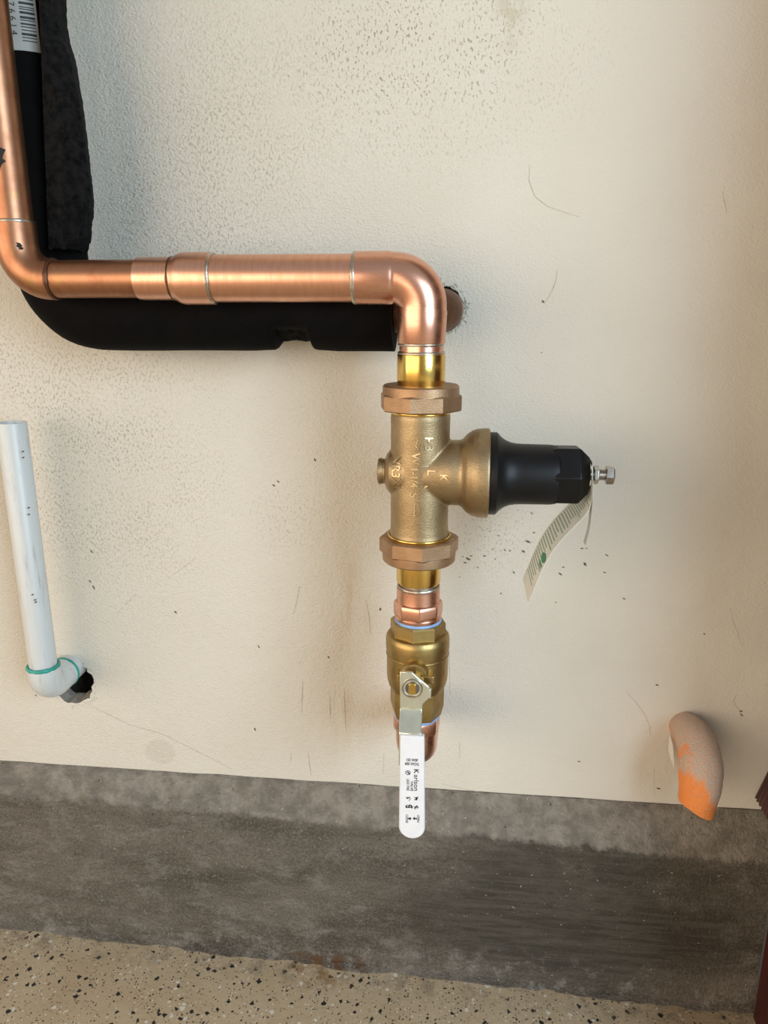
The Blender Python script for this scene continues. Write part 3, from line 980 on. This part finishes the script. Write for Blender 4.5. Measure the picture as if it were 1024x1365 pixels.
def emboss_lines(pts_list, wd=0.00045):
    out = []
    for pts in pts_list:
        P = [at(*zz(*p), -0.1225) for p in pts]
        for p, q in zip(P[:-1], P[1:]):
            d = (q - p); n = Vector((-d.z, 0, d.x)).normalized() * wd
            cs = []
            k = 6
            V, Fs = [], []
            for i in range(k + 1):
                c = p.lerp(q, i / k)
                for s in (-1, 1):
                    e = c + n * s
                    h = bvh.ray_cast(Vector((e.x, -0.3, e.z)), Vector((0, 1, 0)))
                    y = h[0].y if h[0] else -0.12
                    V += [Vector((e.x, y - 0.0009, e.z)), Vector((e.x, y + 0.0005, e.z))]
            for i in range(k):
                a, b = 4 * i, 4 * i + 4
                Fs += [(a, a + 2, b + 2, b), (a, b, b + 1, a + 1), (a + 2, a + 3, b + 3, b + 2)]
            Fs += [(0, 1, 3, 2), (4 * k, 4 * k + 2, 4 * k + 3, 4 * k + 1)]
            out.append((V, Fs))
    return merge(*out)


obj('raised_flow_arrow', emboss_lines([[(338, 522), (352, 478), (380, 522), (366, 526), (372, 552)], [(338, 522), (350, 528), (352, 552)]]), 'bronze_letter', body, 30)
obj('raised_flow_arrow', emboss_lines([[(338, 862), (330, 880), (330, 940)], [(355, 880), (376, 885), (376, 935)], [(322, 940), (340, 940)], [(362, 935), (380, 935)], [(338, 862), (352, 868), (368, 868)]]), 'bronze_letter', body, 30)


def octo(prof, z_rot, c=(AXX, AYY, 0), sides=8):
    return lathe(c, 'z', prof, sides=sides, rot=z_rot)


# union nuts: octagon flats with a round collar (flats below on the upper nut, above on the lower one)
vr = R(-90 - 11)
un = obj('union_nut', merge(lathe((AXX, AYY, 0), 'z', [(0.0195, 0.6415), (0.0288, 0.6415), (0.0298, 0.6405), (0.0302, 0.6335), (0.0296, 0.6325)], 56),
         octo([(0.0290, 0.6352), (0.0318, 0.6345), (0.0326, 0.6335), (0.0326, 0.6230), (0.0316, 0.6220), (0.023, 0.6220)], vr)), 'bronze_nut', t, 30)
vr2 = R(-90 + 8)
un2 = obj('union_nut', merge(octo([(0.0250, 0.5185), (0.0312, 0.5185), (0.0326, 0.5172), (0.0326, 0.5065), (0.0314, 0.5052)], vr2),
          lathe((AXX, AYY, 0), 'z', [(0.0290, 0.5075), (0.0303, 0.5060), (0.0303, 0.5040), (0.0300, 0.4990), (0.0288, 0.4978), (0.0185, 0.4978)], 56)), 'bronze_nut', t, 30)
obj('collar_ring', ring((AXX, AYY, 0.6205), 'z', 0.0232, 0.0008), 'brass', t)
obj('collar_ring', ring((AXX, AYY, 0.5195), 'z', 0.0252, 0.0008), 'brass', t)
obj('tailpiece', lathe((AXX, AYY, 0), 'z', [(0.0172, 0.6655), (0.0184, 0.6650), (0.0187, 0.6640), (0.0187, 0.6440), (0.0183, 0.6430), (0.0183, 0.630)], 56), 'brass', t, 30)
obj('tailpiece', lathe((AXX, AYY, 0), 'z', [(0.0183, 0.505), (0.0183, 0.497), (0.0183, 0.4800), (0.0178, 0.4785), (0.0160, 0.4783)], 56), 'brass', t, 30)
# black bonnet: flange, concave neck, barrel, faceted end
sides = 8
bon = lathe((0, AYY, CZ), 'x', [(0.0325, 0.0215), (0.0328, 0.0222), (0.0328, 0.0275), (0.0318, 0.0285), (0.0290, 0.0310), (0.0266, 0.0345), (0.0250, 0.0385), (0.0242, 0.0430), (0.0240, 0.0480), (0.0237, 0.0700), (0.0230, 0.0745), (0.0212, 0.0760), (0.0205, 0.0780)], 64)
bo = obj('bonnet', bon, 'bonnet', t, 35)
ol = lathe((0, AYY, CZ + 0.0008), 'x', [(0.0205, 0.0690), (0.0240, 0.0708), (0.0247, 0.0730), (0.0247, 0.0905), (0.0240, 0.0915), (0.0165, 0.0985), (0.0150, 0.0990)], sides=6, rot=R(-4))
bevel(obj('bonnet_hex_end', ol, 'bonnet', bo, 30), 0.0006, 2)
nut = obj('lock_nut', lathe((0, AYY, CZ + 0.0008), 'x', [(0.0066, 0.1030), (0.0075, 0.1036), (0.0075, 0.1066), (0.0066, 0.1072)], sides=6, rot=R(20)), 'steel', t, 20)
bevel(nut, 0.0003)
bt = obj('adjusting_bolt', merge(lathe((0, AYY, CZ + 0.0008), 'x', [(0.0040, 0.094)] + [(0.0046 if i % 2 else 0.0038, 0.096 + 0.0006 * i) for i in range(28)] + [(0.0036, 0.1132)], 24),
         lathe((0, AYY, CZ + 0.0008), 'x', [(0.0066, 0.1125), (0.0075, 0.1131), (0.0075, 0.1180), (0.0064, 0.1190)], sides=6, rot=R(5))), 'steel', t, 25)

# ---- printed paper tag hung on the adjusting bolt
t = thing('paper_tag', 'curled paper tag printed in green, hung on the adjusting bolt', 'tag', (0.100, -0.10, 0.575))
keys = [(0.1004, 0.5845), (0.1008, 0.5800), (0.1010, 0.5728), (0.1008, 0.562), (0.0992, 0.553), (0.0945, 0.5455), (0.0875, 0.5380), (0.0785, 0.5275), (0.0705, 0.5150), (0.0645, 0.5010), (0.0598, 0.4870), (0.0555, 0.4735)]


def curve_pts(keys, n):
    out = []
    K = [Vector(k) for k in keys]
    for i in range(len(K) - 1):
        p0, p1, p2, p3 = K[max(i - 1, 0)], K[i], K[i + 1], K[min(i + 2, len(K) - 1)]
        for j in range(n):
            f = j / n
            out.append(0.5 * ((2 * p1) + (p2 - p0) * f + (2 * p0 - 5 * p1 + 4 * p2 - p3) * f * f + (3 * p1 - p0 - 3 * p2 + p3) * f ** 3))
    out.append(K[-1])
    return out


def ribbon(name, keys, y0, y1, mat, parent, thick=0.00025, hole=False):
    C = curve_pts(keys, 5)
    n = len(C); W = 14
    V, Fs, UV = [], [], []
    for side in (0, 1):
        for i, p in enumerate(C):
            tn = (C[min(i + 1, n - 1)] - C[max(i - 1, 0)]).normalized()
            nr = Vector((-tn.y, tn.x)) * (thick * side)
            for j in range(W + 1):
                f = j / W
                a = y0 + (y1 - y0) * f
                a += 0.0  
                V.append(Vector((p.x + nr.x - (0.0038 * (2 * f - 1) ** 2 * max(0.0, 1 - 1.6 * i / n) if hole else 0.0), a, p.y + nr.y)))
                UV.append((i / (n - 1), f))
    o = n * (W + 1); m = W + 1
    for s in (0, 1):
        for i in range(n - 1):
            for j in range(W):
                if hole and math.hypot(C[i].y + 0.5 * (C[i + 1].y - C[i].y) - CZ - 0.0008, y0 + (y1 - y0) * (j + 0.5) / W - AYY) < 0.0085 and i < 16: continue
                q = (s * o + i * m + j, s * o + i * m + j + 1, s * o + (i + 1) * m + j + 1, s * o + (i + 1) * m + j)
                Fs.append(q)
    for i in range(n - 1):
        for j in (0, W):
            Fs.append((i * m + j, (i + 1) * m + j, o + (i + 1) * m + j, o + i * m + j))
    for i in (0, n - 1):
        for j in range(W):
            Fs.append((i * m + j, i * m + j + 1, o + i * m + j + 1, o + i * m + j))
    me = bpy.data.meshes.new(name)
    me.from_pydata([tuple(v) for v in V], [], Fs)
    uvl = me.uv_layers.new(name='UVMap')
    for lp in me.loops: uvl.data[lp.index].uv = UV[lp.vertex_index]
    bm = bmesh.new(); bm.from_mesh(me); bmesh.ops.recalc_face_normals(bm, faces=bm.faces); bm.to_mesh(me); bm.free()
    return link(name, me, mat, parent, 50)


ribbon('tag_strip', keys, -0.072, -0.128, 'tag', t, hole=True)
ribbon('tag_tail', [(0.0985, 0.575), (0.0990, 0.560), (0.0992, 0.550), (0.0985, 0.536), (0.0962, 0.5235)], -0.1195, -0.1290, "paper", t)
# green emblem printed on the strip
def on_strip(f, y, lift):
    C = curve_pts(keys, 12); n = len(C) - 1
    i = min(int(f * n), n - 1); p = C[i].lerp(C[i + 1], f * n - i); tn = (C[i + 1] - C[i]).normalized()
    q = p - Vector((-tn.y, tn.x)) * lift
    return Vector((q.x, y, q.y))


LF = 0.775
em = []
V = [on_strip(LF + 0.019 * math.cos(2 * math.pi * i / 12) * (1.0 if i % 3 else 1.1), -0.1150 + 0.0105 * math.sin(2 * math.pi * i / 12), 0.00045) for i in range(12)]
obj('printed_emblem', (V, [tuple(range(12))]), 'green', t, 0)
em = []
for k, (f0, f1, y0, y1) in enumerate(((LF + 0.030, LF + 0.035, -0.105, -0.124), (LF + 0.042, LF + 0.046, -0.108, -0.122))):
    em.append(([on_strip(f0, y0, 0.00045), on_strip(f0, y1, 0.00045), on_strip(f1, y1, 0.00045), on_strip(f1, y0, 0.00045)], [(0, 1, 2, 3)]))
obj('printed_caption', merge(*em), 'green', t, 0)

# ---- copper adapter between the regulator and the ball valve
t = thing('copper_adapter', 'copper threaded adapter with blue sealing tape between regulator and ball valve', 'pipe fitting', (AXX, AYY, 0.443))
obj('socket', lathe((AXX, AYY, 0), 'z', [(0.0150, 0.4740), (0.0174, 0.4738), (0.0181, 0.4730), (0.0181, 0.4600), (0.0185, 0.4580)], 56), 'copper_upright', t, 30)
obj('pipe_end', lathe((AXX, AYY, 0), 'z', [(0.0163, 0.480), (0.0163, 0.472)], 48), 'solder', t, 30)
obj('solder_ring', ring((AXX, AYY, 0.4745), 'z', 0.0170, 0.0010, wob=0.5), 'solder', t)
hx = obj('wrench_flats', merge(octo([(0.0180, 0.4622), (0.0196, 0.4622), (0.0206, 0.4608), (0.0210, 0.4580), (0.0210, 0.4525), (0.0204, 0.4495), (0.0190, 0.4480)], R(-90 + 7)),
      lathe((AXX, AYY, 0), 'z', [(0.0196, 0.4500), (0.0198, 0.4475), (0.0190, 0.4455), (0.0186, 0.4435)], 48)), 'copper_upright', t, 50)
bevel(hx, 0.0012, 3, 35)
obj('thread_tape', ring((AXX, AYY, 0.4443), 'z', 0.0190, 0.0011, wob=0.2), 'tape', t)

# ---- ball valve
BC = 0.403
t = thing('ball_valve', 'brass ball valve with white lever handle hanging down', 'valve', (AXX, AYY, 0.352))
vr3 = R(-90 - 6)
bb = merge(octo([(0.0188, 0.4440), (0.0226, 0.4440), (0.0238, 0.4425), (0.0238, 0.4270)], vr3),
           lathe((AXX, AYY, 0), 'z', [(0.0200, 0.4335), (0.0255, 0.4320), (0.0268, 0.4300), (0.0272, 0.4270), (0.0272, 0.4200), (0.0266, 0.4165), (0.0264, 0.4130), (0.0264, 0.3960), (0.0260, 0.3900), (0.0246, 0.3850), (0.0232, 0.3820)], 64),
           octo([(0.0236, 0.3920), (0.0236, 0.3660), (0.0212, 0.3560), (0.0185, 0.3558)], vr3))
vb = obj('body', bb, 'brass_cast', t, 30)
obj('parting_line', ring((AXX, AYY, 0.4140), 'z', 0.0266, 0.0004), 'brass_cast', vb)
vbv = BVHTree.FromPolygons(bb[0], bb[1])
for s, u, v, sz in (('600', 591, 877, 0.0062), ('WOG', 590, 900, 0.0050), ('IN', 520, 896, 0.0060)):
    emboss('raised_lettering', s, sz, u, v, 90, vb, vbv, 'brass_cast', 0.0004, 0.0)
SX = -0.0338
obj('stem_boss', lathe((SX, 0, BC + 0.004), 'y', [(0.0118, -0.112), (0.0116, -0.1290), (0.0106, -0.1315), (0.0080, -0.1320)], 40), 'brass_cast', t, 30)
bevel(obj('stop_lug', box(-0.0478, -0.0175, -0.1335, -0.1215, 0.4015, 0.4085), 'brass_cast', t, 0), 0.0008)
obj('packing_nut', lathe((SX, 0, BC), 'y', [(0.0085, -0.130), (0.0085, -0.1400)], sides=6, rot=R(10)), 'brass_cast', t, 20)
# handle: pressed zinc bracket, cranked outwards, with vinyl grip
PY = -0.1430
TH = 0.0024
br = [(-0.0447, 0.4165), (-0.0350, 0.4165), (-0.0212, 0.4045), (-0.0200, 0.4020), (-0.0200, 0.3950), (-0.0258, 0.3885), (-0.0262, 0.3840), (-0.0445, 0.3840)]
bra = prism(br, 'y', PY, PY + TH)
# crank
cr_pts = [(PY, 0.3842), (PY - 0.0006, 0.3825), (PY - 0.0030, 0.3800), (PY - 0.0120, 0.3722), (PY - 0.0143, 0.3700), (PY - 0.0148, 0.3675), (PY - 0.0148, 0.340)]
V, Fs = [], []
for i, (y, z) in enumerate(cr_pts):
    a = Vector(cr_pts[max(i - 1, 0)]); b = Vector(cr_pts[min(i + 1, len(cr_pts) - 1)]); d = (b - a).normalized()
    nr = Vector((-d.y, d.x)) * TH
    if nr.x < 0: nr = -nr
    xl, xr = -0.0445 + 0.0004 * i / 4, -0.0262 + 0.0003 * i / 4
    V += [Vector((xl, y, z)), Vector((xr, y, z)), Vector((xr, y + nr.x, z + nr.y)), Vector((xl, y + nr.x, z + nr.y))]
n = len(cr_pts)
for i in range(n - 1):
    for j in range(4):
        k = (j + 1) % 4
        Fs.append((4 * i + j, 4 * i + k, 4 * i + 4 + k, 4 * i + 4 + j))
Fs += [(0, 1, 2, 3), (4 * n - 4, 4 * n - 3, 4 * n - 2, 4 * n - 1)]
flange = prism([(-0.1430, 0.4025), (-0.1375, 0.4015), (-0.1355, 0.3985), (-0.1375, 0.3945), (-0.1430, 0.3935)], 'x', -0.0208, -0.0192)
lv = obj('lever_plate', merge(bra, (V, Fs), flange), 'zinc', t, 30, 'bright zinc plated bracket')
bevel(lv, 0.0006, 2)
obj('washer_ring', ring((SX - 0.0006, PY - 0.0002, BC - 0.0005), 'y', 0.0079, 0.0008), 'steel', lv)
obj('washer_recess', lathe((SX - 0.0006, 0, BC - 0.0005), 'y', [(0.0058, PY - 0.0004), (0.0058, PY + 0.001)], 32), 'steel_dark', lv, 30)
st = []
for k in range(24):
    a = 2 * math.pi * k / 24
    st.append((SX - 0.0006 + max(-0.0031, min(0.0031, 0.0050 * math.cos(a))), BC - 0.0005 + 0.0050 * math.sin(a)))
bevel(obj('stem', prism(st, 'y', PY - 0.0022, PY + 0.02), 'brass', t, 30), 0.0004)
# white grip, round lower end
GY = PY - 0.0164
gx, gz0, gz1 = -0.0332, 0.2722, 0.3690
hw0, hw1 = 0.0098, 0.0108
pl = [(gx - hw0, gz1), (gx + hw0, gz1)]
for k in range(0, 25):
    a = math.pi * k / 24
    pl.append((gx + 0.0006 + hw1 * math.cos(a), gz0 + hw1 - hw1 * math.sin(a)))
gp = obj('grip', prism(pl, 'y', GY, GY + 0.0056), 'vinyl', t, 30, 'white vinyl grip with black print')
bevel(gp, 0.0013, 3)
# print on the grip
PRY = GY - 0.00010


def gtext(name, s, size, u, v, rot, bold=0.0, fw=1.0):
    c = at(u, v, PRY)
    vf = text_mesh(s, size, bold, 0.00004, fw)
    return obj(name, place_text(vf, c.x, PRY, c.z, rot), 'ink', gp, 0)


gtext('printed_text', '150 WSP', 0.0036, 549.2, 1013.4, 0, 0.00007, 0.72)
gtext('printed_text', '600 WOG', 0.0036, 549.2, 1018.6, 0, 0.00007, 0.72)
gtext('printed_text', 'K', 0.0054, 554.8, 1028.0, 90, 0.00010, 1.15)
gtext('printed_text', 'arlson', 0.0054, 554.8, 1043.6, 90, 0.00003, 1.15)
gtext('printed_text', 'VALVE', 0.0029, 549.0, 1048.0, 90, 0.00006, 1.1)
gtext('printed_text', 'LEAD FREE', 0.0031, 543.8, 1046.2, 90, 0.00003, 0.75)


def ginkpoly(name, polys, u, v, sc):
    c = at(u, v, PRY); out = []
    for p in polys:
        out.append(prism([(c.x + a * sc, c.z + b * sc) for a, b in p], 'y', PRY - 0.00004, PRY + 0.00004))
    return obj(name, merge(*out), 'ink', gp, 0)


def annulus(r0, r1, n=24):
    P = []
    for i in range(n):
        a, b = 2 * math.pi * i / n, 2 * math.pi * (i + 1) / n
        P.append([(r0 * math.cos(a), r0 * math.sin(a)), (r1 * math.cos(a), r1 * math.sin(a)), (r1 * math.cos(b), r1 * math.sin(b)), (r0 * math.cos(b), r0 * math.sin(b))])
    return P


ginkpoly('printed_emblem', annulus(0.75, 1.0) + [[(-0.5, 0.1), (-0.2, 0.1), (0.0, -0.3), (0.9, -0.9), (0.7, -0.4), (0.1, 0.5), (-0.1, 0.5)]], 543.9, 1030.0, 0.0021)
def mark_set(rs):
    out = []
    for i in range(9):
        cx, cz = rs.uniform(-1, 1), rs.uniform(-1, 1); a = rs.choice((0, math.pi / 2, 0.8)); L, wd = rs.uniform(0.4, 0.9), rs.uniform(0.10, 0.22)
        ca, sa = math.cos(a), math.sin(a)
        out.append([(cx + ca * L * s - sa * wd * q, cz + sa * L * s + ca * wd * q) for s, q in ((-1, -1), (1, -1), (1, 1), (-1, 1))])
    return out


rs = random.Random(21)
for u, v in ((544.6, 1064.6), (555.3, 1064.8), (543.4, 1075.2), (548.6, 1075.0), (555.4, 1075.6)):
    ginkpoly('printed_certification_mark', mark_set(rs), u, v, 0.0015)
dia = [[(-1, 0.1), (0, 1), (1, 0.1), (0.35, 0.1), (0.35, -1), (-0.35, -1), (-0.35, 0.1)]]
ginkpoly('printed_arrow', [[(b, a) for a, b in dia[0]]], 545.9, 1091.2, 0.0018)
ginkpoly('printed_arrow', [[(-b, a) for a, b in dia[0]]], 553.2, 1091.2, 0.0018)
gtext('printed_text', 'OPEN', 0.0028, 557.5, 1091.4, 90, 0.00003)
gtext('printed_text', 'CLOSE', 0.0028, 542.4, 1091.4, 90, 0.00003)

# ---- copper elbow under the ball valve, turning back into the wall
t = thing('copper_wall_elbow', 'copper adapter and elbow under the ball valve, running back into the wall', 'pipe fitting', (AXX, AYY, 0.31))
obj('thread_tape', ring((AXX, AYY, 0.3550), 'z', 0.0190, 0.0011, wob=0.2), 'tape', t)
hx = obj('wrench_flats', octo([(0.0180, 0.3555), (0.0196, 0.3545), (0.0205, 0.3530), (0.0208, 0.3510), (0.0208, 0.3440), (0.0200, 0.3405), (0.0185, 0.3395)], R(-90 + 12)), 'copper_upright', t, 50)
bevel(hx, 0.0012, 3, 35)
cb = Vector((AXX, AYY + 0.022, 0.338))
path = [Vector((AXX, AYY, 0.352)), Vector((AXX, AYY, 0.340))] + arc(cb, (0, -1, 0), (0, 0, -1), 0.022, 14) + [Vector((AXX, AYY + 0.045, 0.316))]
obj('elbow', sweep(path, [0.0188, 0.0188] + [0.0182] * 15 + [0.0188], 48), 'copper_upright', t)
obj('wall_pipe', sweep([(AXX, AYY + 0.04, 0.316), (AXX, 0.0, 0.316), (AXX, 0.125, 0.316)], 0.0172, 40), 'copper_upright', t)

# ---- white plastic pipe with elbow
PX, PYY = -0.4105, -0.046
t = thing('plastic_drain_pipe', 'white plastic pipe with open top and teal cement rings at its elbow', 'pipe', (PX, PYY, 0.312))
obj('pipe', lathe((PX, PYY, 0), 'z', [(0.0108, 0.40), (0.0108, 0.5975), (0.0112, 0.5982), (0.0129, 0.5982), (0.01325, 0.5975), (0.01325, 0.345)], 48), 'pvc', t, 30)
EZ = 0.3285
cb = Vector((PX, PYY + 0.019, EZ + 0.019))
path = [Vector((PX, PYY, 0.3535)), Vector((PX, PYY, 0.3530))] + arc(cb, (0, -1, 0), (0, 0, -1), 0.019, 14) + [Vector((PX, PYY + 0.034, EZ)), Vector((PX, PYY + 0.0345, EZ))]
obj('elbow', sweep(path, [0.0138, 0.0158] + [0.0160] * 15 + [0.0158, 0.0138], 48), 'pvc', t, 40)
obj('cement_ring', ring((PX, PYY, 0.3536), 'z', 0.0147, 0.0015, wob=0.3), 'teal', t)
obj('cement_ring', ring((PX, PYY + 0.0352, EZ), 'y', 0.0152, 0.0014, wob=0.3), 'teal', t)
obj('wall_pipe', sweep([(PX, PYY + 0.03, EZ), (PX, 0.0, EZ), (PX, 0.12, EZ)], 0.0150, 40), 'pvc', t)
for u, v in ((30.2, 602), (30.6, 610), (38, 677), (38.2, 686), (43, 793), (46.5, 800), (47.5, 803)):
    c = at(u, v, PYY - 0.0128)
    obj('dirt_speck', lathe((c.x, 0, c.z), 'y', [(0.0004, PYY - 0.0136), (0.0007, PYY - 0.0130), (0.0005, PYY - 0.0110)], 7), 'dirtdark', t, 0)

# ---- orange stub bending down out of the wall
t = thing('orange_pipe_stub', 'cut orange plastic pipe stub crusted with white paint, bending down from the wall', 'pipe', (0.228, 0, 0.30))
op = curve_pts([(0.0, 0.299), (-0.014, 0.300), (-0.030, 0.299), (-0.044, 0.291), (-0.053, 0.277), (-0.0565, 0.262), (-0.057, 0.248)], 5)
path = [Vector((0.2275, 0.06, 0.298)), Vector((0.2275, 0.02, 0.298))] + [Vector((0.2275 + 0.0030 * math.sin(min(1, i / 30) * math.pi), p.x, p.y)) for i, p in enumerate(op)]
nn = len(path)
rad = [0.0150, 0.0150] + [0.0150 + 0.0048 * min(1, (i / 16)) - 0.0040 * max(0, (i - 18) / 13) for i in range(nn - 2)]


def orange_r(p, d, r, k):
    return r + 0.0007 * nz((p.x * 60 + d.x * 2, p.y * 60 + d.y * 2, p.z * 60)) + 0.0005 * nz((d.x * 9, d.y * 9, p.z * 240))


V, Fs = sweep(path, rad, 44, True, orange_r)
# slanted cut at the open end
for i in range(44):
    q = V[(nn - 1) * 44 + i]
    q.z += -0.36 * (q.x - 0.2275)
    q = V[(nn - 2) * 44 + i]
    q.z += -0.20 * (q.x - 0.2275)
obj('stub', (V, Fs), 'orange', t, 60)
V = [at(893, 978, -0.004), at(891, 1000, -0.010), at(894, 1012, -0.012), at(900, 1028, -0.014), at(899, 1012, -0.016), at(897, 992, -0.010)]
V += [v + Vector((0.0004, 0.0008, 0)) for v in V]
obj('peeling_paint', (V, [(0, 1, 5), (1, 2, 4, 5), (2, 3, 4), (6, 7, 11), (7, 8, 10, 11), (8, 9, 10)] + [(i, (i + 1) % 6, 6 + (i + 1) % 6, 6 + i) for i in range(6)]), 'wall', t, 0)
c = at(944, 1087, -0.060)
obj('paint_flake', ([c + Vector(v) for v in ((-0.008, 0, 0.004), (0.002, -0.002, 0.001), (0.001, 0.0, -0.0045), (-0.008, 0.001, 0.003), (0.002, -0.001, 0.0), (0.001, 0.001, -0.005))], [(0, 1, 2), (3, 5, 4), (0, 3, 4, 1), (1, 4, 5, 2), (2, 5, 3, 0)]), 'web', t, 0)
